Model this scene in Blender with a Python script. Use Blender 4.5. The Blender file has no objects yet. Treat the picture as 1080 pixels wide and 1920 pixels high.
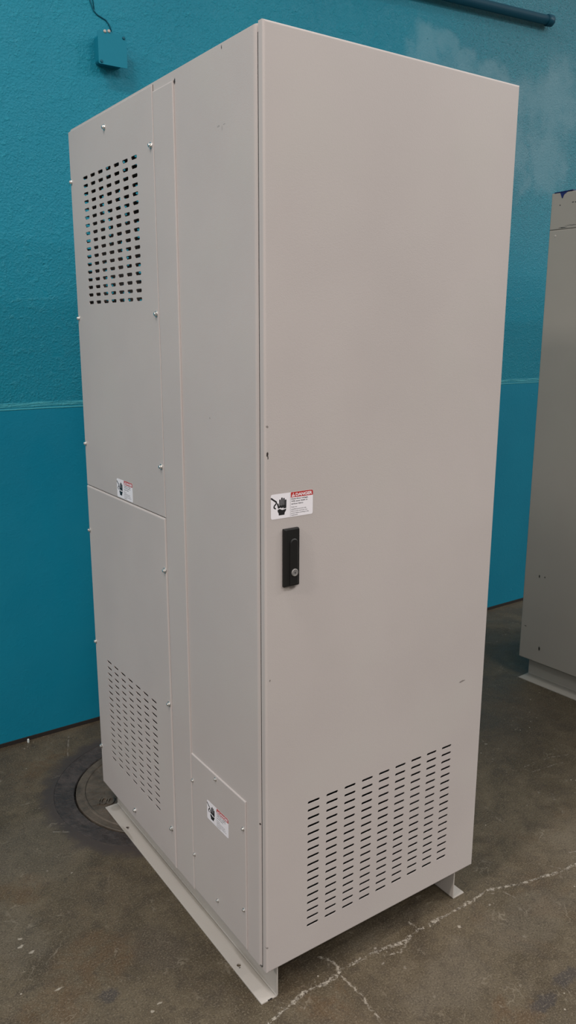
import bpy, bmesh, math, random
from mathutils import Vector, Matrix, noise as mnoise
random.seed(4)
PI = math.pi
scene = bpy.context.scene
col = scene.collection

# ------------------------------------------------------------------ helpers
def link(name, bm, mats, parent=None, smooth=False):
    me = bpy.data.meshes.new(name)
    bmesh.ops.remove_doubles(bm, verts=bm.verts, dist=1e-6)
    bm.to_mesh(me); bm.free()
    for m in (mats if isinstance(mats, (list, tuple)) else [mats]):
        me.materials.append(m)
    if smooth:
        for p in me.polygons: p.use_smooth = True
    o = bpy.data.objects.new(name, me); col.objects.link(o)
    if parent: o.parent = parent
    return o

def tag(o, label=None, cat=None, group=None, kind=None):
    if label: o['label'] = label
    if cat: o['category'] = cat
    if group: o['group'] = group
    if kind: o['kind'] = kind
    return o

def empty(name, loc, rz=0):
    o = bpy.data.objects.new(name, None); col.objects.link(o)
    o.location = loc; o.rotation_euler = (0, 0, rz); o.empty_display_size = .1
    return o

def frame(origin, U, V):
    U = Vector(U); V = Vector(V); N = U.cross(V); O = Vector(origin)
    return lambda u, v, n=0.0: O + U * u + V * v + N * n

def quad(bm, pts, mi=0):
    f = bm.faces.new([bm.verts.new(p) for p in pts]); f.material_index = mi; return f

def box(bm, x0, x1, y0, y1, z0, z1, mi=0):
    v = [bm.verts.new((x, y, z)) for x in (x0, x1) for y in (y0, y1) for z in (z0, z1)]
    for q in ((0,1,3,2),(4,6,7,5),(0,4,5,1),(2,3,7,6),(0,2,6,4),(1,5,7,3)):
        f = bm.faces.new([v[i] for i in q]); f.material_index = mi

def panel(bm, T, u0, u1, v0, v1, n0, n1, r=.0015, us=(), vs=(), a=.0, b=.0, rr=None, depth=.0018, steps=4, mi=0, back=False):
    """A pressed sheet: front face at height n1 with rolled edges of radius r going down to n0;
    slots of half size a x b punched at every (us, vs)."""
    loops = []
    for k in range(steps + 1):
        t = k / steps * PI / 2
        ins = r * (1 - math.cos(t))
        h = n1 - r + r * math.sin(t)
        loops.append((ins, h))
    loops = [(0, n0)] + loops
    def ring(ins, h):
        return [T(u0+ins, v0+ins, h), T(u1-ins, v0+ins, h), T(u1-ins, v1-ins, h), T(u0+ins, v1-ins, h)]
    for (i0, h0_), (i1, h1_) in zip(loops, loops[1:]):
        A, B = ring(i0, h0_), ring(i1, h1_)
        for i in range(4):
            j = (i + 1) % 4
            quad(bm, [A[i], A[j], B[j], B[i]], mi)
    ins, h = loops[-1]
    U0, U1, V0, V1 = u0+ins, u1-ins, v0+ins, v1-ins
    if back:
        quad(bm, [T(u0, v0, n0), T(u0, v1, n0), T(u1, v1, n0), T(u1, v0, n0)], mi)
    if not us:
        quad(bm, [T(U0, V0, h), T(U1, V0, h), T(U1, V1, h), T(U0, V1, h)], mi); return
    us, vs = sorted(us), sorted(vs)
    eu = [U0] + [(p+q)/2 for p, q in zip(us, us[1:])] + [U1]
    ev = [V0] + [(p+q)/2 for p, q in zip(vs, vs[1:])] + [V1]
    rr = min(a, b) if rr is None else rr
    K = 24 if a > .1 else 5
    for i, cu in enumerate(us):
        for j, cv in enumerate(vs):
            C = [(eu[i], ev[j]), (eu[i+1], ev[j]), (eu[i+1], ev[j+1]), (eu[i], ev[j+1])]
            arcs = []
            for c, (sx, sy, st) in enumerate(((-1,-1,PI),(1,-1,1.5*PI),(1,1,0),(-1,1,.5*PI))):
                ox, oy = cu + sx*(a-rr), cv + sy*(b-rr)
                arcs.append([(ox + rr*math.cos(st + q/K*PI/2), oy + rr*math.sin(st + q/K*PI/2)) for q in range(K+1)])
            for c in range(4):
                A = arcs[c]; B = arcs[(c+1) % 4]
                for p, q in zip(A, A[1:]):
                    quad(bm, [T(*C[c], h), T(*q, h), T(*p, h)], mi)
                n_ = (c+1) % 4
                if math.dist(A[-1], B[0]) > 1e-7:
                    quad(bm, [T(*C[c], h), T(*C[n_], h), T(*B[0], h), T(*A[-1], h)], mi)
                else:
                    quad(bm, [T(*C[c], h), T(*C[n_], h), T(*B[0], h)], mi)
            out = [p for A in arcs for p in A]
            for p, q in zip(out, out[1:] + out[:1]):
                if math.dist(p, q) > 1e-7:
                    quad(bm, [T(*p, h), T(*q, h), T(*q, h-depth), T(*p, h-depth)], mi)

def prism(bm, T, poly, n0, n1, mi=0):
    """poly (u,v) list extruded from n0 to n1"""
    ar = sum(p[0]*q[1]-q[0]*p[1] for p, q in zip(poly, poly[1:]+poly[:1]))
    if ar < 0: poly = poly[::-1]
    top = [bm.verts.new(T(u, v, n1)) for u, v in poly]
    bot = [bm.verts.new(T(u, v, n0)) for u, v in poly]
    f = bm.faces.new(top); f.material_index = mi
    f = bm.faces.new(bot[::-1]); f.material_index = mi
    n = len(poly)
    for i in range(n):
        f = bm.faces.new([bot[i], bot[(i+1)%n], top[(i+1)%n], top[i]]); f.material_index = mi

def rrect(u0, u1, v0, v1, r, k=6):
    out = []
    for cx, cy, st in ((u0+r, v0+r, PI), (u1-r, v0+r, 1.5*PI), (u1-r, v1-r, 0), (u0+r, v1-r, .5*PI)):
        out += [(cx + r*math.cos(st+q/k*PI/2), cy + r*math.sin(st+q/k*PI/2)) for q in range(k+1)]
    return out

def lathe(bm, T, cu, cv, prof, seg=24, mi=0):
    """profile of (radius, height) pairs turned round the N axis of T at (cu, cv)"""
    rings = [[T(cu + r*math.cos(2*PI*i/seg), cv + r*math.sin(2*PI*i/seg), h) for i in range(seg)] for r, h in prof]
    vr = [[bm.verts.new(p) for p in R] for R in rings]
    for A, B in zip(vr, vr[1:]):
        for i in range(seg):
            j = (i+1) % seg
            f = bm.faces.new([A[i], A[j], B[j], B[i]]); f.material_index = mi
    if prof[-1][0] > 1e-5:
        f = bm.faces.new(vr[-1]); f.material_index = mi

def tube(bm, pts, r, seg=10, mi=0, cap=True):
    pts = [Vector(p) for p in pts]; rings = []
    for i, p in enumerate(pts):
        d = (pts[min(i+1, len(pts)-1)] - pts[max(i-1, 0)]).normalized()
        x = d.orthogonal().normalized() if i == 0 else (px - d*px.dot(d)).normalized()
        px = x; y = d.cross(x)
        rad = r(i) if callable(r) else r
        rings.append([bm.verts.new(p + x*rad*math.cos(2*PI*k/seg) + y*rad*math.sin(2*PI*k/seg)) for k in range(seg)])
    for A, B in zip(rings, rings[1:]):
        for k in range(seg):
            f = bm.faces.new([A[k], A[(k+1)%seg], B[(k+1)%seg], B[k]]); f.material_index = mi; f.smooth = True
    if cap:
        bm.faces.new(rings[0][::-1]).material_index = mi; bm.faces.new(rings[-1]).material_index = mi

# ------------------------------------------------------------------ node helpers
def srgb(r, g, b):
    f = lambda c: c/12.92 if c <= .04045 else ((c+.055)/1.055)**2.4
    return (f(r/255), f(g/255), f(b/255), 1)

class NB:
    def __init__(s, name):
        s.m = bpy.data.materials.new(name); s.m.use_nodes = True
        s.t = s.m.node_tree; s.n = s.t.nodes; s.b = s.n['Principled BSDF']
    def new(s, typ, **kw):
        nd = s.n.new(typ)
        for k, v in kw.items(): setattr(nd, k, v)
        return nd
    def put(s, sock, v):
        if isinstance(v, bpy.types.NodeSocket): s.t.links.new(v, sock)
        else: sock.default_value = v
    def math(s, op, a, b=None, c=None, clamp=False):
        nd = s.new('ShaderNodeMath', operation=op, use_clamp=clamp)
        for i, v in enumerate((a, b, c)):
            if v is not None: s.put(nd.inputs[i], v)
        return nd.outputs[0]
    def vec(s, op, a, b=None, scale=None):
        nd = s.new('ShaderNodeVectorMath', operation=op)
        s.put(nd.inputs[0], a)
        if b is not None: s.put(nd.inputs[1], b)
        if scale is not None: s.put(nd.inputs['Scale'], scale)
        return nd.outputs['Value'] if op in ('LENGTH', 'DOT_PRODUCT', 'DISTANCE') else nd.outputs[0]
    def obj(s): return s.new('ShaderNodeTexCoord').outputs['Object']
    def noise(s, P, scale, detail=4, rough=.55, dist=0, colour=False):
        nd = s.new('ShaderNodeTexNoise'); s.put(nd.inputs['Vector'], P)
        nd.inputs['Scale'].default_value = scale; nd.inputs['Detail'].default_value = detail
        nd.inputs['Roughness'].default_value = rough; nd.inputs['Distortion'].default_value = dist
        return nd.outputs['Color' if colour else 'Fac']
    def voro(s, P, scale, feature='F1', out='Distance'):
        nd = s.new('ShaderNodeTexVoronoi', feature=feature); s.put(nd.inputs['Vector'], P)
        nd.inputs['Scale'].default_value = scale
        return nd.outputs[out]
    def ramp(s, v, lo, hi, a=0., b=1.):
        nd = s.new('ShaderNodeMapRange', interpolation_type='SMOOTHSTEP'); s.put(nd.inputs[0], v)
        nd.inputs[1].default_value = lo; nd.inputs[2].default_value = hi
        nd.inputs[3].default_value = a; nd.inputs[4].default_value = b
        return nd.outputs[0]
    def mix(s, fac, a, b, mode='MIX'):
        nd = s.new('ShaderNodeMix', data_type='RGBA', blend_type=mode)
        s.put(nd.inputs[0], fac); s.put(nd.inputs[6], a); s.put(nd.inputs[7], b)
        return nd.outputs[2]
    def bump(s, h, strength, dist, normal=None):
        nd = s.new('ShaderNodeBump'); s.put(nd.inputs['Height'], h)
        nd.inputs['Strength'].default_value = strength; nd.inputs['Distance'].default_value = dist
        if normal is not None: s.put(nd.inputs['Normal'], normal)
        return nd.outputs[0]
    def seg(s, P, a, b):
        a = Vector(a); b = Vector(b); ba = b - a; L2 = ba.length_squared
        pa = s.vec('SUBTRACT', P, tuple(a))
        h = s.math('MULTIPLY', s.vec('DOT_PRODUCT', pa, tuple(ba)), 1/L2, clamp=True)
        return s.vec('LENGTH', s.vec('SUBTRACT', pa, s.vec('SCALE', tuple(ba), scale=h)))
    def lines(s, P, polys):
        d = None
        for pl in polys:
            for a, b in zip(pl, pl[1:]):
                e = s.seg(P, (a[0], a[1], a[2] if len(a) > 2 else 0), (b[0], b[1], b[2] if len(b) > 2 else 0))
                d = e if d is None else s.math('MINIMUM', d, e)
        return d
    def blobs(s, P, items):
        """max over soft ellipsoids ((centre),(radii)); 1 inside -> 0 outside"""
        m = None
        for c, r in items:
            q = s.vec('DIVIDE', s.vec('SUBTRACT', P, c), r)
            e = s.ramp(s.vec('LENGTH', q), 1.15, .6)
            m = e if m is None else s.math('MAXIMUM', m, e)
        return m
    def wobble(s, P, scale, amp, detail=3):
        c = s.noise(P, scale, detail, colour=True)
        return s.vec('ADD', P, s.vec('SCALE', s.vec('SUBTRACT', c, (.5, .5, .5)), scale=amp))
    def set(s, **kw):
        for k, v in kw.items(): s.put(s.b.inputs[k.replace('_', ' ')], v)
        return s.m

def plain(name, c, rough=.5, metal=0., spec=.5):
    b = NB(name); b.set(Base_Color=c, Roughness=rough, Metallic=metal, Specular_IOR_Level=spec); return b.m

BEIGE = (.474, .430, .414, 1)
def paint(name, base, chips=(), greys=(), darks=(), gk=.42):
    b = NB(name); P = b.obj()
    n = b.noise(P, 2.2, 3); c = b.mix(b.ramp(n, .3, .7), tuple(x*.965 for x in base[:3]) + (1,), tuple(x*1.03 for x in base[:3]) + (1,))
    # faint cool / warm drift of the old paint
    w = b.noise(P, 4.5, 2); c = b.mix(b.ramp(w, .45, .75, 0, .35), c, (base[0]*.97, base[1]*1.01, base[2]*.98, 1))
    Pw = b.wobble(P, 160, .004)
    if darks: c = b.mix(b.math('MULTIPLY', b.blobs(Pw, darks), .55), c, (base[0]*.62, base[1]*.6, base[2]*.55, 1))
    if greys: c = b.mix(b.math('MULTIPLY', b.blobs(Pw, greys), gk), c, (.16, .14, .13, 1))
    if chips: c = b.mix(b.blobs(Pw, chips), c, (.025, .02, .018, 1))
    peel = b.noise(P, 420, 2, .5)
    b.set(Base_Color=c, Roughness=b.ramp(n, .2, .8, .42, .52), Specular_IOR_Level=.4, Normal=b.bump(peel, .10, .002))
    return b.m

M = {}
M['side'] = paint('cabinet side paint', BEIGE,
    chips=[((0, .3255, 2.076), (.01, .0035, .007)), ((0, .1256, 2.091), (.01, .0016, .004)), ((0, .006, .47), (.01, .002, .003))],
    greys=[((0, .142, 1.953), (.01, .006, .0016)), ((0, .128, 1.947), (.01, .0016, .005)), ((0, .119, 1.953), (.01, .005, .0014)), ((0, .2, 1.37), (.01, .004, .002))])
M['door'] = paint('cabinet door paint', BEIGE,
    chips=[((.0062, -.0224, 1.317), (.0026, .02, .0055)), ((.0074, -.0224, 1.311), (.0012, .02, .005))],
    greys=[((.0058, -.0224, 1.372), (.003, .02, .003)), ((.6098, -.0224, .6705), (.011, .02, .0022)), ((.603, -.0224, .669), (.006, .02, .0016)), ((.0104, -.0224, .8276), (.002, .02, .003)), ((.068, -.0224, 1.027), (.009, .02, .003)),
           ((.002, -.0224, .16), (.002, .02, .003))],
    gk=.8, darks=[((.06, -.0224, 1.026), (.016, .02, .005))])  # darker smear just below the handle
M['shaded'] = paint('shaded second cabinet paint', (.33, .30, .262, 1),  # base darkened for the shade the main cabinet throws on it
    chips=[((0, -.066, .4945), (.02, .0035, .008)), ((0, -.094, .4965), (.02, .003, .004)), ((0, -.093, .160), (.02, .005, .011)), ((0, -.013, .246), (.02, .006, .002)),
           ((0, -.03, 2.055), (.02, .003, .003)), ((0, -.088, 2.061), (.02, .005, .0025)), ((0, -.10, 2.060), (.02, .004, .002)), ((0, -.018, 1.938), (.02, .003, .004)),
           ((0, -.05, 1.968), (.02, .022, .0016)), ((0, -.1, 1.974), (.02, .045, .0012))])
M['foot'] = paint('mounting foot paint', (.43, .395, .36, 1),
    chips=[((.018, -.012, .001), (.006, .003, .006)), ((.012, -.012, .001), (.003, .002, .006)), ((.006, .112, .004), (.003, .002, .004)), ((.006, .80, .004), (.003, .002, .004))],
    darks=[((.02, .93, 0), (.02, .02, .02)), ((.03, .5, 0), (.006, .4, .02)), ((.03, .1, 0), (.01, .1, .02)), ((-.005, .78, 0), (.006, .05, .02))])  # darker along the bend, at the rear end and outer edge
M['steel'] = plain('screw steel', (.72, .71, .69, 1), .4, 1.)
M['chrome'] = plain('lock steel', (.27, .26, .255, 1), .5, .5)
M['black'] = plain('handle black plastic', (.009, .009, .009, 1), .42, 0., .35)
M['rubber'] = plain('gasket rubber', (.02, .018, .017, 1), .8)
M['inside'] = plain('cabinet interior', (.08, .075, .07, 1), .8)
M['white'] = plain('label white', (.82, .79, .83, 1), .4)
M['red'] = plain('label red', (.46, .022, .02, 1), .4)
M['ink'] = plain('label black', (.012, .012, .014, 1), .45)
M['blue'] = plain('blue plastic film', (.006, .012, .10, 1), .5)

TEAL = (.006, .207, .302)
PATCHES = [((1.93, 0, 2.80), (.16, .5, .10)), ((2.12, 0, 2.76), (.16, .5, .10)), ((2.33, 0, 2.71), (.18, .5, .12)), ((2.58, 0, 2.63), (.22, .5, .20)), ((2.85, 0, 2.72), (.20, .5, .22)), ((2.80, 0, 2.42), (.20, .5, .22)), ((2.52, 0, 2.40), (.14, .5, .16))]
def wall_mat():
    b = NB('teal stucco wall'); P = b.obj()
    sep = b.new('ShaderNodeSeparateXYZ'); b.put(sep.inputs[0], P); X, Z = sep.outputs[0], sep.outputs[2]
    Pw = b.wobble(P, 9, .02); sepw = b.new('ShaderNodeSeparateXYZ'); b.put(sepw.inputs[0], Pw); Zw = sepw.outputs[2]
    big = b.noise(P, 1.3, 4); mid = b.noise(P, 7, 5)
    c = b.mix(b.ramp(big, .3, .7), (TEAL[0]*.9, TEAL[1]*.97, TEAL[2]*.97, 1), (TEAL[0]*1.3, TEAL[1]*1.10, TEAL[2]*1.07, 1))
    up = b.ramp(Zw, 1.27, 1.31)
    c = b.mix(up, b.mix(1., c, (.8, .99, 1.06, 1), 'MULTIPLY'), c)
    # the coat is paler and greyer on the far right, high up, with patched plaster
    far = b.math('MULTIPLY', b.ramp(X, 1.6, 2.6), b.ramp(Z, 1.6, 2.5))
    Pq = b.wobble(P, 5, .35, 5)
    patch = b.blobs(Pq, PATCHES)
    patch = b.math('MULTIPLY', patch, b.ramp(b.noise(P, 6, 5, .65), .32, .55, .45, 1))
    pale_mix = b.math('ADD', b.math('MULTIPLY', far, .42), b.math('MULTIPLY', patch, .24), clamp=True)
    c = b.mix(pale_mix, c, (.155, .275, .32, 1))
    stip = b.math('MULTIPLY', b.ramp(b.noise(b.wobble(P, 40, .008), 75, 3, .55), .56, .66), b.math('MULTIPLY', b.math('MULTIPLY', b.ramp(X, 1.75, 2.3), b.ramp(Z, 1.7, 2.3)), b.ramp(patch, .8, .2, .35, 1)))
    c = b.mix(b.math('MULTIPLY', stip, .6), c, (.010, .115, .155, 1))  # dark flecks painted for the shade in the stipple's cavities
    # scored joint line running along the wall
    zj = b.math('SUBTRACT', Zw, 1.292)
    wear = b.noise(b.vec('MULTIPLY', P, (4, 4, 60)), 3, 4)
    l1 = b.ramp(b.math('ABSOLUTE', b.math('SUBTRACT', Z, b.math('MULTIPLY_ADD', mid, .006, 1.278))), .0035, .001)
    l2 = b.math('MULTIPLY', b.ramp(b.math('ABSOLUTE', b.math('SUBTRACT', Z, b.math('MULTIPLY_ADD', mid, .014, 1.288))), .012, .004), b.ramp(wear, .38, .62, .3, 1))
    line = b.math('MAXIMUM', l1, l2)
    c = b.mix(b.math('MULTIPLY', line, .72), c, (.09, .45, .51, 1))
    # scratches of lighter plaster
    Ps = b.wobble(P, 25, .015)
    sc = b.lines(Ps, [[(-.0275, 0, 1.655), (.10, 0, 1.667)], [(.114, 0, 1.676), (.072, 0, 1.62)], [(-.047, 0, 1.592), (-.022, 0, 1.606)]])
    scr = b.math('MULTIPLY', b.ramp(sc, .006, .002), b.ramp(b.noise(P, 90, 3), .4, .6))
    c = b.mix(b.math('MULTIPLY', scr, .16), c, (.06, .33, .38, 1))
    # stucco relief, stronger above the joint
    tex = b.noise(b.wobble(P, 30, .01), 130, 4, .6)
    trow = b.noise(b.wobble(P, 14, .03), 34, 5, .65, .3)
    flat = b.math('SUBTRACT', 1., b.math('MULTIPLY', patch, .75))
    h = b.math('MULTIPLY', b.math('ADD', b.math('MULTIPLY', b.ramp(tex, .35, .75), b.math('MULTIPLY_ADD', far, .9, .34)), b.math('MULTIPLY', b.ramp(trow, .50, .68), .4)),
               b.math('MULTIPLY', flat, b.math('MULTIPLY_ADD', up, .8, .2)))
    c = b.mix(b.math('MULTIPLY', b.ramp(h, .2, .8), .25), c, (.035, .40, .50, 1))  # relief shading painted in: raised stucco mixed lighter than its crevices
    h = b.math('ADD', h, b.math('MULTIPLY', line, .5)); h = b.math('ADD', h, b.math('MULTIPLY', scr, .3))
    dots = b.ramp(b.voro(P, 9), .05, .02)
    h = b.math('SUBTRACT', h, b.math('MULTIPLY', dots, .5))
    b.set(Base_Color=c, Roughness=b.ramp(mid, .3, .7, .42, .55), Specular_IOR_Level=.26, Normal=b.bump(h, .7, .0045))
    return b.m

def floor_mat():
    b = NB('stained concrete floor'); P = b.obj()
    n1 = b.noise(P, 1.5, 6, .6, .4); n2 = b.noise(P, 5, 7, .65, .5); n3 = b.noise(P, 45, 5, .65); n4 = b.noise(P, 210, 3, .6)
    off = b.vec('ADD', P, (7.3, 3.1, 0)); n5 = b.noise(off, 2.6, 6, .6, .6); n6 = b.noise(b.vec('ADD', P, (1.7, 9.2, 0)), 3.4, 5, .6, .3)
    n7 = b.noise(b.vec('ADD', P, (3.3, 5.2, 0)), 14, 6, .7, .6)
    c = b.mix(b.ramp(n2, .3, .72), (.056, .042, .025, 1), (.104, .081, .050, 1))
    c = b.mix(b.ramp(n1, .42, .72, 0, .45), c, (.118, .095, .063, 1))
    c = b.mix(b.ramp(n5, .54, .72, 0, .5), c, (.098, .055, .028, 1))
    c = b.mix(b.ramp(n6, .55, .72, 0, .5), c, (.044, .037, .032, 1))
    c = b.mix(b.ramp(n7, .46, .66, 0, .55), c, (.042, .032, .022, 1))
    c = b.mix(b.ramp(n7, .46, .30, 0, .35), c, (.145, .118, .080, 1))
    Pw = b.wobble(P, 9, .22, 6)
    rust = b.blobs(Pw, [((-.27, .36, 0), (.13, .10, .1)), ((-.42, .26, 0), (.10, .08, .1)), ((-.05, 1.34, 0), (.14, .08, .1)), ((-.36, .70, 0), (.10, .07, .1)), ((.13, -.10, 0), (.07, .05, .1)), ((.46, -.36, 0), (.06, .05, .1))])
    c = b.mix(b.math('MULTIPLY', b.math('MULTIPLY', rust, b.ramp(n7, .35, .6)), .42), c, (.115, .064, .027, 1))
    pale = b.blobs(Pw, [((-.27, .85, 0), (.16, .2, .1)), ((-.42, .55, 0), (.08, .12, .1)), ((.42, -.20, 0), (.16, .08, .1)), ((1.2, -.1, 0), (.25, .15, .1)), ((.75, -.2, 0), (.18, .08, .1))])
    c = b.mix(b.math('MULTIPLY', pale, .38), c, (.130, .110, .082, 1))
    dark = b.blobs(Pw, [((1.5, .75, 0), (.45, .4, .2)), ((-.13, .30, 0), (.08, .10, .1))])
    c = b.mix(b.math('MULTIPLY', dark, .35), c, (.055, .044, .036, 1))
    Po = b.wobble(P, 60, .03, 4)
    oil = b.blobs(Po, [((-.294, .218, 0), (.026, .024, .1)), ((.66, -.367, 0), (.05, .022, .1)), ((.55, -.387, 0), (.05, .02, .1)), ((.80, -.34, 0), (.03, .02, .1))])
    c = b.mix(b.math('MULTIPLY', oil, .68), c, (.034, .031, .034, 1))
    # speckle
    n8 = b.noise(P, 430, 2, .6)
    c = b.mix(b.ramp(n4, .52, .68, 0, .55), c, (.18, .148, .108, 1))
    c = b.mix(b.ramp(n4, .47, .32, 0, .6), c, (.032, .024, .016, 1))
    c = b.mix(b.ramp(n8, .52, .70, 0, .4), c, (.20, .165, .12, 1))
    c = b.mix(b.ramp(n8, .46, .32, 0, .4), c, (.030, .023, .016, 1))
    c = b.mix(b.ramp(n3, .52, .72, 0, .5), c, (.045, .035, .026, 1))
    pin = b.math('MULTIPLY', b.ramp(b.voro(P, 42), .13, .07), b.ramp(b.noise(P, 9, 3), .58, .64))
    c = b.mix(b.math('MULTIPLY', pin, .75), c, (.42, .38, .32, 1))
    colr = b.math('MULTIPLY', b.ramp(b.vec('LENGTH', b.vec('SUBTRACT', b.wobble(P, 14, .09, 5), (.2225, .9955, 0))), .44, .385), .95)
    c = b.mix(colr, c, (.052, .041, .037, 1))
    # hairline craze marks
    vn = b.noise(b.wobble(P, 8, .12, 4), 6, 3, .5, 1.2)
    vein = b.math('MULTIPLY', b.ramp(b.math('ABSOLUTE', b.math('SUBTRACT', vn, .5)), .012, .002), b.ramp(b.noise(b.vec('ADD', P, (5, 1, 0)), 11, 4, .6), .5, .68))
    c = b.mix(b.math('MULTIPLY', vein, .45), c, (.25, .215, .165, 1))
    # chalky flecks
    fl = b.math('MULTIPLY', b.ramp(b.voro(b.wobble(P, 30, .03), 26), .16, .05), b.ramp(b.noise(P, 4.2, 3), .55, .68))
    c = b.mix(b.math('MULTIPLY', fl, .55), c, (.36, .32, .27, 1))
    # long crack with crumbled pale edges, and its branches
    Pc = b.wobble(b.wobble(P, 150, .014, 3), 22, .024, 4)
    main = [(1.35, -.15), (1.0418, -.1193), (.9569, -.1075), (.8536, -.0844), (.7417, -.0431), (.6678, -.0505), (.5877, -.0463), (.4935, -.0496), (.4731, -.0403), (.4109, -.0554), (.3235, -.0397), (.2469, -.0363), (.1746, -.042), (.077, -.0431), (-.0273, -.0625), (-.15, -.10)]
    d = b.lines(Pc, [main])
    wid = b.math('MULTIPLY_ADD', b.noise(P, 16, 3), .017, -.0030)
    ck = b.math('MULTIPLY', b.ramp(b.math('DIVIDE', d, wid), 1.1, .45), b.ramp(b.noise(P, 95, 5, .75), .44, .56))
    d2 = b.lines(Pc, [[(.1859, .0396), (.2112, -.0055), (.2015, -.0504), (.2035, -.13), (.1907, -.2123), (.18, -.4)], [(.4731, -.0403), (.4666, -.0121)], [(.425, -.058), (.375, -.075), (.33, -.06)]])
    ck2 = b.math('MULTIPLY', b.ramp(d2, .0045, .001), b.ramp(b.noise(P, 60, 4, .65), .38, .55))
    c = b.mix(b.math('MULTIPLY', b.math('MAXIMUM', ck, b.math('MULTIPLY', ck2, .8)), .85), c, (.37, .33, .275, 1))
    dk = b.math('MULTIPLY', b.ramp(d, .0032, .0012), b.ramp(b.noise(P, 38, 3), .45, .6))
    c = b.mix(b.math('MULTIPLY', dk, .6), c, (.05, .04, .03, 1))
    # paint flecks
    fk = b.blobs(b.wobble(P, 90, .012), [((-.417, .524, 0), (.006, .004, .05)), ((-.424, .496, 0), (.008, .005, .05)), ((-.406, .461, 0), (.009, .004, .05)), ((-.389, .306, 0), (.010, .0025, .05)), ((-.23, .118, 0), (.004, .004, .05)), ((.566, -.098, 0), (.006, .005, .05)),
        ((-.215, .70, 0), (.004, .003, .05)), ((.70, .45, 0), (.014, .006, .05)), ((-.30, 1.32, 0), (.05, .02, .05)), ((-.205, .13, 0), (.007, .003, .05))])
    c = b.mix(b.math('MULTIPLY', fk, .6), c, (.40, .36, .30, 1))
    # scrapes
    Pt = b.wobble(P, 25, .01)
    s1 = b.lines(Pt, [[(.7417, -.0431), (.7725, -.075), (.7793, -.1114)], [(1.077, -.071), (1.11, -.085)], [(.9534, -.0528), (.99, -.1)], [(1.36, .33), (1.49, .32), (1.563, .293)], [(1.35, .29), (1.5, .27)],
                      [(-.2357, 1.1272), (-.19, 1.125)], [(.06, 1.5), (.02, 1.40), (0, 1.338)], [(-.1951, .9231), (-.1531, .8943)]])
    sm = b.math('MULTIPLY', b.ramp(s1, .004, .001), b.ramp(b.noise(P, 45, 3), .40, .6))
    c = b.mix(b.math('MULTIPLY', sm, .4), c, (.30, .27, .23, 1))
    h = b.math('ADD', b.math('MULTIPLY', n3, .4), b.math('MULTIPLY', n4, .25)); h = b.math('ADD', h, b.math('MULTIPLY', ck, .6)); h = b.math('SUBTRACT', h, b.math('MULTIPLY', dk, 1.))
    rough = b.math('ADD', b.ramp(n2, .3, .7, .42, .62), b.math('MULTIPLY', ck, .3))
    b.set(Base_Color=c, Roughness=rough, Specular_IOR_Level=.4, Normal=b.bump(h, .35, .003))
    return b.m

def iron_mat(name, base, bumpy):
    b = NB(name); P = b.obj(); n = b.noise(P, 18, 5, .6); v = b.noise(b.wobble(P, 30, .02), 60, 3)
    c = b.mix(b.ramp(n, .3, .7), tuple(x*.75 for x in base)+(1,), tuple(x*1.3 for x in base)+(1,))
    b.set(Base_Color=c, Roughness=b.ramp(n, .3, .7, .5, .7), Specular_IOR_Level=.4, Normal=b.bump(v, bumpy, .006)); return b.m
M['lid'] = iron_mat('worn iron lid', (.085, .068, .052), .4)
M['ring'] = iron_mat('dark pitted ring', (.050, .041, .038), .8)
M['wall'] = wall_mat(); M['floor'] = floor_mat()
def teal_plain(name, c, rough, bmp=.3):
    b = NB(name); P = b.obj(); n = b.noise(P, 40, 4)
    b.set(Base_Color=c, Roughness=rough, Specular_IOR_Level=.22, Normal=b.bump(n, bmp, .002)); return b.m
M['teal_box'] = teal_plain('teal painted steel', (.005, .185, .27, 1), .6)
M['pipe'] = teal_plain('dark teal painted pipe', (.004, .060, .10, 1), .4)
M['cable'] = teal_plain('painted cable', (.004, .095, .145, 1), .5)
M['gap'] = plain('black skirting', (.018, .013, .011, 1), .7)
M['dustwhite'] = plain('white scrap', (.55, .6, .6, 1), .6)

# ------------------------------------------------------------------ setting
WY = 1.5527
HX, HY, HR = .2225, .9955, .372          # round opening of the manhole frame
bm = bmesh.new(); T = frame((0, 0, 0), (1, 0, 0), (0, 1, 0))
panel(bm, T, HX-.5, HX+.5, HY-.5, HY+.5, -.0005, 0, r=.0001, us=[HX], vs=[HY], a=HR, b=HR, depth=.03, steps=1)
for (x0, x1, y0, y1) in ((-14, HX-.5, -16, WY+.1), (HX+.5, 18, -16, WY+.1), (HX-.5, HX+.5, -16, HY-.5), (HX-.5, HX+.5, HY+.5, WY+.1)):
    quad(bm, [(x0, y0, 0), (x1, y0, 0), (x1, y1, 0), (x0, y1, 0)])
tag(link('floor', bm, M['floor']), kind='structure')
bm = bmesh.new(); box(bm, -14, 18, 0, .2, -.05, 5.2)
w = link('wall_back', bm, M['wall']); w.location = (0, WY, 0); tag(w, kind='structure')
bm = bmesh.new(); box(bm, -14, 18, WY-.005, WY-.0005, .0002, .015)
tag(link('baseboard_back', bm, M['gap']), kind='structure')

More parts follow.
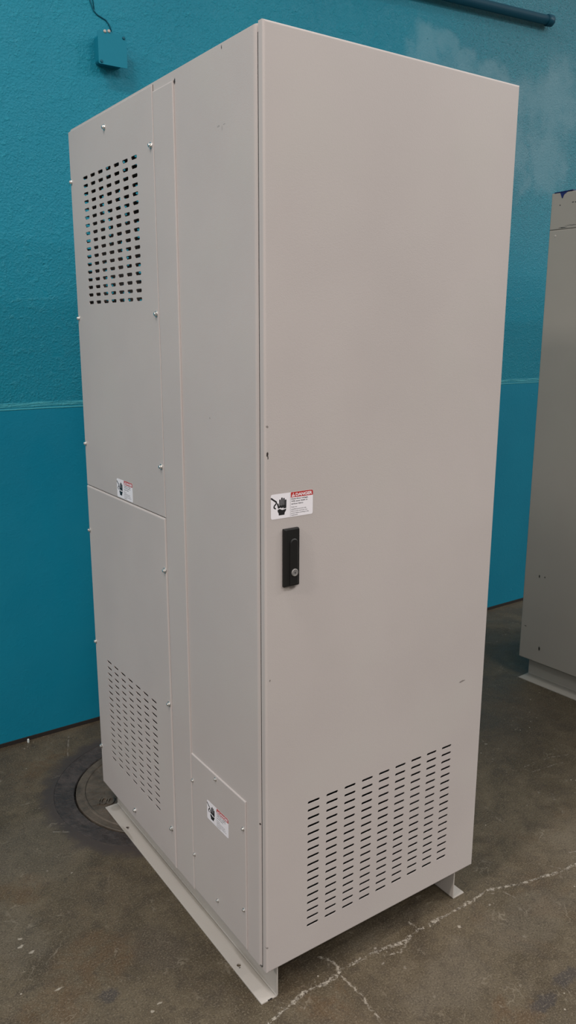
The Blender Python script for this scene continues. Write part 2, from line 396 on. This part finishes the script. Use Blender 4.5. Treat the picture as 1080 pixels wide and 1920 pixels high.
# ------------------------------------------------------------------ screws
def screw_mesh(s):
    bm = bmesh.new(); T = frame((0, 0, 0), (0, -1, 0), (0, 0, 1))      # axis along -X
    lathe(bm, T, 0, 0, [(.0062*s, -.0005), (.0062*s, .0010*s), (.0055*s, .0015*s)], 20)
    hexa = [(.0042*s*math.cos(k*PI/3+.3), .0042*s*math.sin(k*PI/3+.3)) for k in range(6)]
    prism(bm, T, hexa, .001*s, .0046*s)
    lathe(bm, T, 0, 0, [(.0036*s, .0046*s), (.0026*s, .0056*s), (.0008*s, .006*s)], 12)
    me = bpy.data.meshes.new('screw'); bm.to_mesh(me); bm.free(); me.materials.append(M['steel']); return me
SCREW, SMALL = screw_mesh(1.22), screw_mesh(.82)
def screws(parent, x, pts, me):
    for i, (y, z) in enumerate(pts):
        o = bpy.data.objects.new('screw', me); col.objects.link(o); o.parent = parent
        o.location = (x, y, z); o.rotation_euler = (random.uniform(0, 6), 0, 0)

# ------------------------------------------------------------------ danger label
FONT_CACHE = {}
def text_polys(s, size, bold=0.):
    cu = bpy.data.curves.new('t', 'FONT'); cu.body = s; cu.size = size; cu.fill_mode = 'FRONT'; cu.offset = bold
    cu.resolution_u = 3
    o = bpy.data.objects.new('t', cu); me = bpy.data.meshes.new_from_object(o)
    polys = [[(me.vertices[i].co.x, me.vertices[i].co.y) for i in p.vertices] for p in me.polygons]
    bpy.data.objects.remove(o); bpy.data.curves.remove(cu); bpy.data.meshes.remove(me)
    return polys
def put_text(bm, T, s, u, v, height, width, n, mi, bold=0.):
    P = text_polys(s, 1., bold)
    xs = [p[0] for q in P for p in q]; ys = [p[1] for q in P for p in q]
    k = width/(max(xs)-min(xs)); kv = height/.72
    x0 = min(xs)
    for q in P:
        pts = [T(u + (x-x0)*k, v + y*kv, n) for x, y in q]
        f = bm.faces.new([bm.verts.new(p) for p in pts]); f.material_index = mi
def thick(a, b, w):
    d = Vector((b[0]-a[0], b[1]-a[1])).normalized()*w; e = Vector((-d.y, d.x))
    out = []
    for k in range(7):
        t = math.atan2(e.y, e.x) + k/6*PI; out.append((a[0]+w*math.cos(t), a[1]+w*math.sin(t)))
    for k in range(7):
        t = math.atan2(e.y, e.x) + PI + k/6*PI; out.append((b[0]+w*math.cos(t), b[1]+w*math.sin(t)))
    return out
def danger_label(name, origin, U, V, parent):
    mm = .001
    T0 = frame(origin, U, V); T = lambda u, v, n=0.: T0(u*mm, v*mm, n*mm)
    bm = bmesh.new()
    prism(bm, T, rrect(0, 106, 0, 52, 4), .1, .30, 0)
    red = [(49.5, 41)] + [(106, 41), (106, 48)] + [(102+4*math.cos(k/5*PI/2), 48+4*math.sin(k/5*PI/2)) for k in range(6)] + [(49.5, 52)]
    prism(bm, T, red, .3, .38, 1)
    prism(bm, T, [(51.5, 42.4), (60, 42.4), (55.75, 50.6)], .38, .46, 0)
    prism(bm, T, [(55.2, 45), (56.3, 45), (56.5, 48.4), (55, 48.4)], .46, .54, 1); prism(bm, T, [(55.2, 43.3), (56.3, 43.3), (56.3, 44.3), (55.2, 44.3)], .46, .54, 1)
    put_text(bm, T, 'DANGER', 61.5, 43.2, 6.4, 42.5, .46, 0, .034)
    prism(bm, T, [(47.9, 1.5), (48.3, 1.5), (48.3, 50.5), (47.9, 50.5)], .3, .36, 2)
    for s, v, wd, hh, bo in (('Hazardous voltage.', 36.6, 43, 2.8, .026), ('Will cause death or', 31.6, 42, 2.8, .026), ('serious injury.', 26.2, 31, 2.8, .026),
                         ('Keep out.', 19.8, 15, 2.2, .014), ('Qualified personnel only.', 15.0, 39, 2.2, .014), ('Disconnect and lock out', 10.8, 41, 2.2, .014), ('power before working in this', 6.6, 45, 2.2, .014), ('equipment.', 2.6, 17, 2.2, .014)):
        put_text(bm, T, s, 50.5, v, hh, wd, .36, 2, bo)
    # hand, bolt and cable
    lv = .36
    for u, top, bot in ((22.6, 38.5, 24), (27.4, 42.0, 22), (31.9, 40.6, 22), (36.2, 37, 23)):
        prism(bm, T, thick((u, bot), (u + (.2 if u > 30 else -.2), top), 1.95), .3, lv, 2); lv += .012
    prism(bm, T, thick((19.5, 21.5), (16.9, 31), 1.9), .3, lv, 2)
    prism(bm, T, [(17.8, 20.5), (20.9, 27), (38, 28), (38.0, 21.0), (35, 19.2), (29, 20.2)], .3, lv+.012, 2)
    prism(bm, T, [(16.4, 18.8), (22, 20), (28, 17.5), (37.8, 19.2), (37.2, 15.8), (34.2, 11.6), (33.4, 7), (19.4, 7), (19.0, 11.4), (16.9, 14.6)], .3, lv, 2)
    prism(bm, T, [(14.5, 20.2), (24, 23.0), (26, 21.3), (31.5, 22.4), (29.8, 20.3), (40, 20.6), (29, 17.6), (29.6, 19.6), (24.8, 18.9), (23.5, 20.7)], .4, .55, 0)
    cable = [(1.4, 44), (13.2, 35.8), (13.6, 33), (8.2, 27.8), (7.6, 24.6), (11, 22.2)]
    for i, (a, c_) in enumerate(zip(cable, cable[1:])):
        prism(bm, T, thick(a, c_, 1.75 if i < 2 else 1.5), .3, .37+.01*i, 2)
    o = link(name, bm, [M['white'], M['red'], M['ink']], parent)
    return o

# ------------------------------------------------------------------ the main cabinet
W, D, H, h0, t = .6911, .9701, 2.10, .091, .0224
cab = empty('electrical_cabinet', (0, 0, 0))
tag(cab, 'large beige cabinet with black door handle, standing whole in the middle', 'cabinet')
TS = lambda x=0.: frame((x, 0, 0), (0, -1, 0), (0, 0, 1))     # left side, faces -X ; u = -y
TF = lambda y=0.: frame((0, y, 0), (1, 0, 0), (0, 0, 1))      # front, faces -Y
TB = lambda y=0.: frame((0, y, 0), (-1, 0, 0), (0, 0, 1))     # back, faces +Y ; u = -x
TR = lambda x=0.: frame((x, 0, 0), (0, 1, 0), (0, 0, 1))      # right side, faces +X ; u = y
TT = lambda z=0.: frame((0, 0, z), (1, 0, 0), (0, 1, 0))      # top

bm = bmesh.new()
# left front post: rolled front corner, 2 mm sheet
R = .012
prof = [(0, .43)] + [(R - R*math.cos(k/6*PI/2), R - R*math.sin(k/6*PI/2)) for k in range(7)] + [(.03, 0)]
inn = [(.0022, .43)] + [(R - (R-.0022)*math.cos(k/6*PI/2), R - (R-.0022)*math.sin(k/6*PI/2)) for k in range(7)] + [(.03, .0022)]
for A, B in zip(prof, prof[1:]):
    quad(bm, [(*B, h0), (*A, h0), (*A, H-.006), (*B, H-.006)])
for A, B in zip(inn, inn[1:]):
    quad(bm, [(*A, h0), (*B, h0), (*B, H-.006), (*A, H-.006)], 1)
# rails that carry the rear access panels
box(bm, .0003, .02, .4302, .455, h0+.001, H-.0065, 1); box(bm, .0003, .02, .945, .969, h0+.001, H-.0065, 1)
box(bm, .0003, .02, .455, .945, 1.075, 1.115, 1); box(bm, .0003, .02, .455, .945, h0, h0+.03, 1); box(bm, .0003, .02, .455, .945, 2.07, H-.0065, 1)
panel(bm, TR(W), 0, D, h0, H-.006, -.0022, 0, r=.0008)
for i_, z_, z2_ in ((0, -.006, -.003), (.0012, -.003, -.0012), (.003, -.0012, 0)):
    prism(bm, TT(H), rrect(i_, W-i_, i_, D-i_, .012-i_), z_, z2_)
quad(bm, [(.006, .006, H-.008), (W-.006, .006, H-.008), (W-.006, D-.006, H-.008), (.006, D-.006, H-.008)], 1)
box(bm, .0005, W-.0005, .0005, D-.0005, h0+.0003, h0+.003, 1)
# front frame behind the door
box(bm, .03, W-.002, .0005, .0025, H-.05, H-.004, 1); box(bm, .03, W-.002, .0005, .0025, h0+.004, h0+.04, 1); box(bm, W-.04, W-.002, .0005, .0025, h0+.04, H-.05, 1)
# vented back sheet (lets the wall show through the upper vent)
panel(bm, TB(D), -W, 0, 1.10, H-.0065, -.002, 0, r=.0008, us=[-(.045 + .053*k) for k in range(12)], vs=[1.30 + .0204*k for k in range(38)], a=.0115, b=.0031)
panel(bm, TB(D), -W, 0, h0, 1.0998, -.002, 0, r=.0008)
body = link('body', bm, [M['side'], M['inside']], cab)

# raised post between the two side skins, and the front skin
bm = bmesh.new(); panel(bm, TS(), -.4295, -.3285, h0+.001, 2.079, 0, .0040, r=.0034)
link('side_post', bm, M['side'], cab)
# two rear access panels with punched vents
colsu = [-(.5393 + .0531*k) for k in range(7)]
bm = bmesh.new(); panel(bm, TS(), -(D-.0004), -.4318, 1.0990, H-.0068, .0002, .0036, r=.0022, us=colsu, vs=[1.6335 + .02036*k for k in range(17)], a=.0168, b=.0043, depth=.002)
# folded drip lip along the bottom of the upper panel
ap = link('access_panel', bm, M['side'], cab)
screws(ap, -.0036, [(.7109, 2.0578), (.444, 1.9693), (.9625, 1.9622), (.4445, 1.5962), (.9625, 1.5916), (.9625, 1.2258), (.4455, 1.2271)], SCREW)
bm = bmesh.new(); panel(bm, TS(), -(D-.0004), -.4318, h0, 1.0974, .0002, .0056, r=.0050, us=colsu, vs=[.2256 + .02064*k for k in range(17)], a=.0168, b=.0034, depth=.002)
ap2 = link('access_panel', bm, M['side'], cab)
screws(ap2, -.0056, [(.9625, .9572), (.441, .9592), (.9625, .5913), (.4417, .5876), (.9625, .2247), (.7052, .126), (.4508, .2081)], SCREW)
# small cover plate low on the front skin
bm = bmesh.new(); panel(bm, TS(), -.3272, -.0610, h0+.006, .4975, .0001, .0036, r=.0030)
cp = link('cover_plate', bm, M['side'], cab)
screws(cp, -.0036, [(.3215, .422), (.1998, .4868), (.0715, .422), (.3215, .203), (.1998, .1429), (.0719, .2023)], SMALL)
# door
bm = bmesh.new()
panel(bm, TF(), 0, W, h0, H, .0058, t, r=.005, us=[.1315 + .05405*k for k in range(9)], vs=[.1668 + .02061*k for k in range(17)], a=.0173, b=.0034, depth=.0022, steps=6)
quad(bm, [(.003, -.005, h0+.001), (W-.003, -.005, h0+.001), (W-.003, -.005, h0+.02), (.003, -.005, h0+.02)], 1)
link('door', bm, [M['door'], M['inside']], cab)
bm = bmesh.new()
for x0, x1, z0, z1 in ((.003, .026, h0+.003, H-.016), (W-.026, W-.006, h0+.004, H-.014), (.026, W-.026, H-.030, H-.014), (.026, W-.026, h0+.004, h0+.02)):
    box(bm, x0, x1, -.0062, .0012, z0, z1)
link('gasket', bm, M['rubber'], cab)
# labels
danger_label('warning_label', (.0138, -t-.0001, 1.1815), (1, 0, 0), (0, 0, 1), cab)
danger_label('warning_label', (-.0036, .7352, 1.1025), (0, -1, 0), (0, 0, 1), cab)
danger_label('warning_label', (-.0036, .2462, .3555), (0, -1, 0), (0, 0, 1), cab)

# swing handle
TD = frame((0, -t, 0), (1, 0, 0), (0, 0, 1))
bm = bmesh.new()
cx, z0, z1 = .0618, 1.0325, 1.1583
pts0 = rrect(cx-.0193, cx+.0193, z0, z1, .0015, 4); pts1 = rrect(cx-.0145, cx+.0180, z0+.002, z1-.0022, .0015, 4)
A = [TD(u, v, 0) for u, v in pts0]; B = [TD(u, v, .005) for u, v in pts0]; Cc = [TD(u, v, .0085) for u, v in pts1]
n = len(A)
for X, Y in ((A, B), (B, Cc)):
    for i in range(n): quad(bm, [X[i], X[(i+1)%n], Y[(i+1)%n], Y[i]])
bm.faces.new([bm.verts.new(p) for p in Cc])
hd = link('door_handle', bm, M['black'], cab)
hd['label'] = 'black swing handle with round steel key lock'
bm = bmesh.new()
lc, lw = cx+.0038, .0100
cap = lambda w_, top, bot: [(lc-w_, bot), (lc+w_, bot)] + [(lc + w_*math.cos(k/12*PI), top + w_*math.sin(k/12*PI)) for k in range(13)]
for (w0, n0_), (w1, n1_) in (((lw, .0085), (lw, .0098)), ((lw, .0098), (lw-.0022, .0112))):
    a_, b_ = cap(w0, 1.127, 1.037), cap(w1, 1.127, 1.037 + (lw-w1))
    for i in range(len(a_)):
        j = (i+1) % len(a_); quad(bm, [TD(*a_[i], n0_), TD(*a_[j], n0_), TD(*b_[j], n1_), TD(*b_[i], n1_)])
bm.faces.new([bm.verts.new(TD(*p, .0112)) for p in cap(lw-.0022, 1.127, 1.0392)])
link('lever', bm, M['black'], hd)
bm = bmesh.new()
lathe(bm, TD, lc+.0005, 1.0635, [(.0082, .0095), (.0082, .0128), (.0074, .0136), (.0056, .0136), (.0053, .0133)], 28)
box(bm, lc-.0004, lc+.0014, -t-.0136, -t-.0130, 1.0618, 1.0655, 1)
kl = link('key_lock', bm, [M['chrome'], M['ink']], hd); kl['label'] = 'round steel key lock'

# mounting feet: L angles under both sides
def angle_foot(name, xv, sgn, y0, y1, wf, hv, parent, mat, holes=()):
    th = .0032; r = .006
    bm = bmesh.new()
    xo = xv + sgn*wf; ax, bx = min(xo, xv), max(xo, xv)
    e = xv - sgn*r            # (bend stays on the flange side)
    lo, hi = (xo, xv+r*0) if sgn < 0 else (xv, xo)
    Tt = frame((0, 0, 0), (1, 0, 0), (0, 1, 0))
    fl0, fl1 = (xo, xv - r) if sgn < 0 else (xv + r, xo)
    if holes:
        panel(bm, Tt, fl0, fl1, y0, y1, 0, th, r=.0008, us=[holes[0][0]], vs=[q[1] for q in holes], a=.0055, b=.0055, depth=th, steps=2)
    else:
        panel(bm, Tt, fl0, fl1, y0, y1, 0, th, r=.0008, steps=2)
    # bend and upright
    c = (xv + sgn*r, r)
    out = [(c[0], 0)] + [(c[0] - sgn*r*math.sin(k/6*PI/2), c[1] - r*math.cos(k/6*PI/2)) for k in range(1, 7)] + [(xv, hv)]
    ri = r - th
    inn = [(c[0], th)] + [(c[0] - sgn*ri*math.sin(k/6*PI/2), c[1] - ri*math.cos(k/6*PI/2)) for k in range(1, 7)] + [(xv + sgn*th, hv)]
    for P_ in (out, inn):
        for p, q in zip(P_, P_[1:]):
            quad(bm, [(p[0], y0, p[1]), (q[0], y0, q[1]), (q[0], y1, q[1]), (p[0], y1, p[1])])
    for (p, q), (p2, q2) in zip(zip(out, out[1:]), zip(inn, inn[1:])):
        for y in (y0, y1):
            quad(bm, [(p[0], y, p[1]), (q[0], y, q[1]), (q2[0], y, q2[1]), (p2[0], y, p2[1])])
    return link(name, bm, mat, parent)
angle_foot('mounting_foot', .0385, -1, -.0114, .9534, .0470, h0+.0003, cab, M['foot'], [(.0085, .1202), (.0085, .808)])
angle_foot('mounting_foot', .6290, 1, -.0135, .9534, .0450, h0+.0003, cab, M['foot'], [(.655, .12), (.655, .808)])

# ------------------------------------------------------------------ the second cabinet at the right
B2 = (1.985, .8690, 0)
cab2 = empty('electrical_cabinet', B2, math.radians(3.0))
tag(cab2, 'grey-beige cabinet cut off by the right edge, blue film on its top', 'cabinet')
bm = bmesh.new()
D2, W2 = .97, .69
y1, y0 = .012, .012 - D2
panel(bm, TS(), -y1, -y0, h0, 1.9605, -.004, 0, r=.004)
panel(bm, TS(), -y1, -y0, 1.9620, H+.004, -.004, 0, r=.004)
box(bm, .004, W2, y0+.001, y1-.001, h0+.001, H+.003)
link('body', bm, M['shaded'], cab2)
angle_foot('mounting_foot', .050, -1, y0+.03, -.014, .0775, h0+.0015, cab2, M['shaded'])
angle_foot('mounting_foot', W2-.05, 1, y0+.03, -.014, .0775, h0+.0015, cab2, M['shaded'])
bm = bmesh.new()
TSm = frame((0, 0, 0), (0, -1, 0), (0, 0, 1))
prism(bm, TSm, [(.026, 2.1035), (.052, 2.1035), (.068, 2.108), (.046, 2.094), (.040, 2.080), (.036, 2.083), (.030, 2.098)], .0003, .0012)
prism(bm, TSm, [(.000, 2.104), (.03, 2.1045), (.085, 2.106), (.085, 2.109), (.04, 2.1075), (.000, 2.1065)], -.3, .0012)
fm = link('plastic_film', bm, M['blue'], cab2); fm['label'] = 'dark blue film hanging over the top edge'
bm = bmesh.new(); lathe(bm, TSm, .018, 1.938, [(.0045, 0), (.004, .001), (.002, .0015)], 12)
link('rivet', bm, M['foot'], cab2)

# ------------------------------------------------------------------ junction box on the wall
jb = empty('junction_box', (.368, WY, 2.455))
tag(jb, 'square teal junction box on the wall above the large cabinet', 'junction box')
TJ = frame((0, 0, 0), (1, 0, 0), (0, 0, 1))
bm = bmesh.new(); prism(bm, TJ, rrect(-.046, .046, .004, .096, .012), .0005, .047)
link('box', bm, M['teal_box'], jb)
bm = bmesh.new(); prism(bm, TJ, rrect(-.0515, .0535, -.002, .101, .004), .047, .0495)
cv = link('cover', bm, M['teal_box'], jb)
for (x, z, m_) in ((-.025, .102, 'foot'), (-.010, .105, 'foot'), (.043, .093, 'cable'), (-.042, .006, 'cable')):
    bm = bmesh.new(); lathe(bm, TJ, x, z, [(.0055, .0485), (.0050, .0515), (.003, .053)], 14)
    s = link('screw', bm, M[m_], cv)
bm = bmesh.new()
def on_wall(pts, off): return [(x, WY-off, z) for x, z in pts]
tube(bm, on_wall([(.28, 5.1), (.296, 3.3), (.302, 2.76), (.3134, 2.6611), (.325, 2.6307), (.3379, 2.6201), (.3684, 2.6095), (.380, 2.597), (.3869, 2.578)], .0025), .0020, 8)
tube(bm, on_wall([(.30, 5.1), (.316, 3.3), (.320, 2.70), (.327, 2.635)], .002), .0014, 8)
tag(link('cable', bm, M['cable']), 'thin dark painted cable running down the wall to the junction box', 'cable')

# ------------------------------------------------------------------ pipe high on the wall
bm = bmesh.new()
A_, B_ = Vector((-1.6, WY-.032, 2.815)), Vector((2.668, WY-.032, 3.054))
dirp = (B_-A_).normalized()
tube(bm, [A_, B_], .0215, 20)
pp = empty('pipe', A_)
tag(pp, 'dark teal pipe running along the wall at the top right corner, ending in a collar', 'pipe')
o = link('tube', bm, M['pipe']); o.parent = pp; o.location = -A_
bm = bmesh.new(); tube(bm, [B_ - dirp*.004, B_ + dirp*.002, B_ + dirp*.032, B_ + dirp*.036], lambda i: (.0225, .0265, .0265, .0235)[i], 20)
o = link('collar', bm, M['pipe']); o.parent = pp; o.location = -A_

# ------------------------------------------------------------------ manhole
mh = empty('manhole', (HX, HY, -.03))
tag(mh, 'round worn iron manhole in the floor behind the left foot of the large cabinet', 'manhole')
TM = frame((0, 0, .03), (1, 0, 0), (0, 1, 0))
bm = bmesh.new()
lathe(bm, TM, 0, 0, [(HR-.0005, -.03), (HR-.0005, -.0006), *[(HR-.003-(HR-.0095-.303)*q/14, -.0012-.0042*min(1, q/9)) for q in range(15)], (.306, -.0055), (.3035, -.009), (.3035, -.03)], 96)
for v in bm.verts:
    if v.co.z > .018 and math.hypot(v.co.x, v.co.y) < HR-.002:
        q = Vector((v.co.x*24, v.co.y*24, 0)); v.co.z += min(.0009, .0035*mnoise.noise(q) + .002*mnoise.noise(q*2.3))
link('ring', bm, M['ring'], mh)
bm = bmesh.new()
lathe(bm, TM, 0, 0, [(.2985, -.03), (.2985, -.006), (.2965, -.004), (.276, -.004), (.273, -.0015), (.268, -.0015), (.265, -.005), (.05, -.005)], 96)
for k in range(36):
    a = k/36*2*PI; c_, s_ = math.cos(a), math.sin(a)
    for sg in (-1, 1):
        p0 = (.255*c_, .255*s_); a2 = a + sg*.10; p1 = (.205*math.cos(a2), .205*math.sin(a2))
        prism(bm, TM, thick(p0, p1, .0026), -.006, -.0042 + sg*.0003)
for k in range(18):
    a = k/18*2*PI
    prism(bm, TM, thick((.20*math.cos(a), .20*math.sin(a)), (.06*math.cos(a), .06*math.sin(a)), .003), -.006, -.0042)
# raised figures
ux, uy = Vector((.8226, -.5686)), Vector((.5686, .8226))
o0 = Vector((-.0185-HX, 1.0155-HY)) - uy*.022
TX = lambda u, v, n=0.: Vector((o0.x + ux.x*u + uy.x*v, o0.y + ux.y*u + uy.y*v, .03+n))
for s, u in (('1', 0), ('0', .014), ('0', .037)):
    for q in text_polys(s, .062, .0008):
        prism(bm, TX, [(u+x*.92, y*.95) for x, y in q], -.006, .0)
link('lid', bm, M['lid'], mh)

# small white scrap at the wall base
bm = bmesh.new(); lathe(bm, frame((-.088, WY-.02, 0), (1, 0, 0), (0, 1, 0)), 0, 0, [(.004, .0), (.0045, .004), (.004, .013), (.002, .015)], 10)
tag(link('scrap', bm, M['dustwhite']), 'tiny white scrap on the floor against the wall at the far left', 'scrap')

# ------------------------------------------------------------------ camera
cd = bpy.data.cameras.new('camera'); cam = bpy.data.objects.new('camera', cd); col.objects.link(cam)
yaw, pitch, roll = math.radians(34.664127), math.radians(-12.900944), math.radians(.149936)
f = Vector((math.sin(yaw)*math.cos(pitch), math.cos(yaw)*math.cos(pitch), math.sin(pitch)))
r = Vector((math.cos(yaw), -math.sin(yaw), 0)); u = r.cross(f)
c_, s_ = math.cos(roll), math.sin(roll); r2 = c_*r + s_*u; u2 = -s_*r + c_*u
mat = Matrix((r2, u2, -f)).transposed().to_4x4(); mat.translation = (-.85352069, -1.33836541, 1.55929904)
cam.matrix_world = mat
cd.sensor_fit = 'VERTICAL'; cd.sensor_height = 24; cd.lens = 1487.345/1920*24; cd.clip_start = .02
scene.camera = cam

# ------------------------------------------------------------------ light
wd = bpy.data.worlds.new('world'); scene.world = wd; wd.use_nodes = True
wt = wd.node_tree; bg = wt.nodes['Background']
tc = wt.nodes.new('ShaderNodeTexCoord'); sx = wt.nodes.new('ShaderNodeSeparateXYZ'); wt.links.new(tc.outputs['Generated'], sx.inputs[0])
rp = wt.nodes.new('ShaderNodeValToRGB'); wt.links.new(sx.outputs[2], rp.inputs[0])
rp.color_ramp.elements[0].position = 0.; rp.color_ramp.elements[0].color = (.17, .165, .16, 1)
rp.color_ramp.elements[1].position = .42; rp.color_ramp.elements[1].color = (.47, .465, .455, 1)
wt.links.new(rp.outputs[0], bg.inputs[0]); bg.inputs[1].default_value = 1.0
def area(name, loc, sx, sy, power, colour=(1, .975, .95), rot=(0, 0, 0)):
    l = bpy.data.lights.new(name, 'AREA'); l.shape = 'RECTANGLE'; l.size = sx; l.size_y = sy; l.energy = power; l.color = colour
    o = bpy.data.objects.new(name, l); col.objects.link(o); o.location = loc; o.rotation_euler = rot
    return o
for (x, y, p, c) in ((-5.6, -1.2, 200, (1, .90, .84)), (-5.6, -5.6, 110, (1, .90, .84)), (-1.7, -.3, 75, (1, .93, .88)), (-2.0, -4.0, 75, (1, .96, .93)),  # unseen lamps; the warm far-left pair is added to brighten the cabinet side
                     (1.4, -2.6, 46, (1, .97, .94)), (1.4, -5.6, 65, (1, .97, .94)), (4.8, -2.0, 84, (1, .975, .95)), (4.8, -5.6, 70, (1, .975, .95)), (8.2, -2.0, 95, (1, .975, .95)), (8.2, -5.6, 70, (1, .975, .95))):
    area('unseen_overhead_lamp', (x, y, 4.8), 1.2, .35, p, c)

vs = scene.view_settings
vs.view_transform = 'Standard'; vs.look = 'None'; vs.exposure = 0.15; vs.gamma = 1.0; vs.use_curve_mapping = False
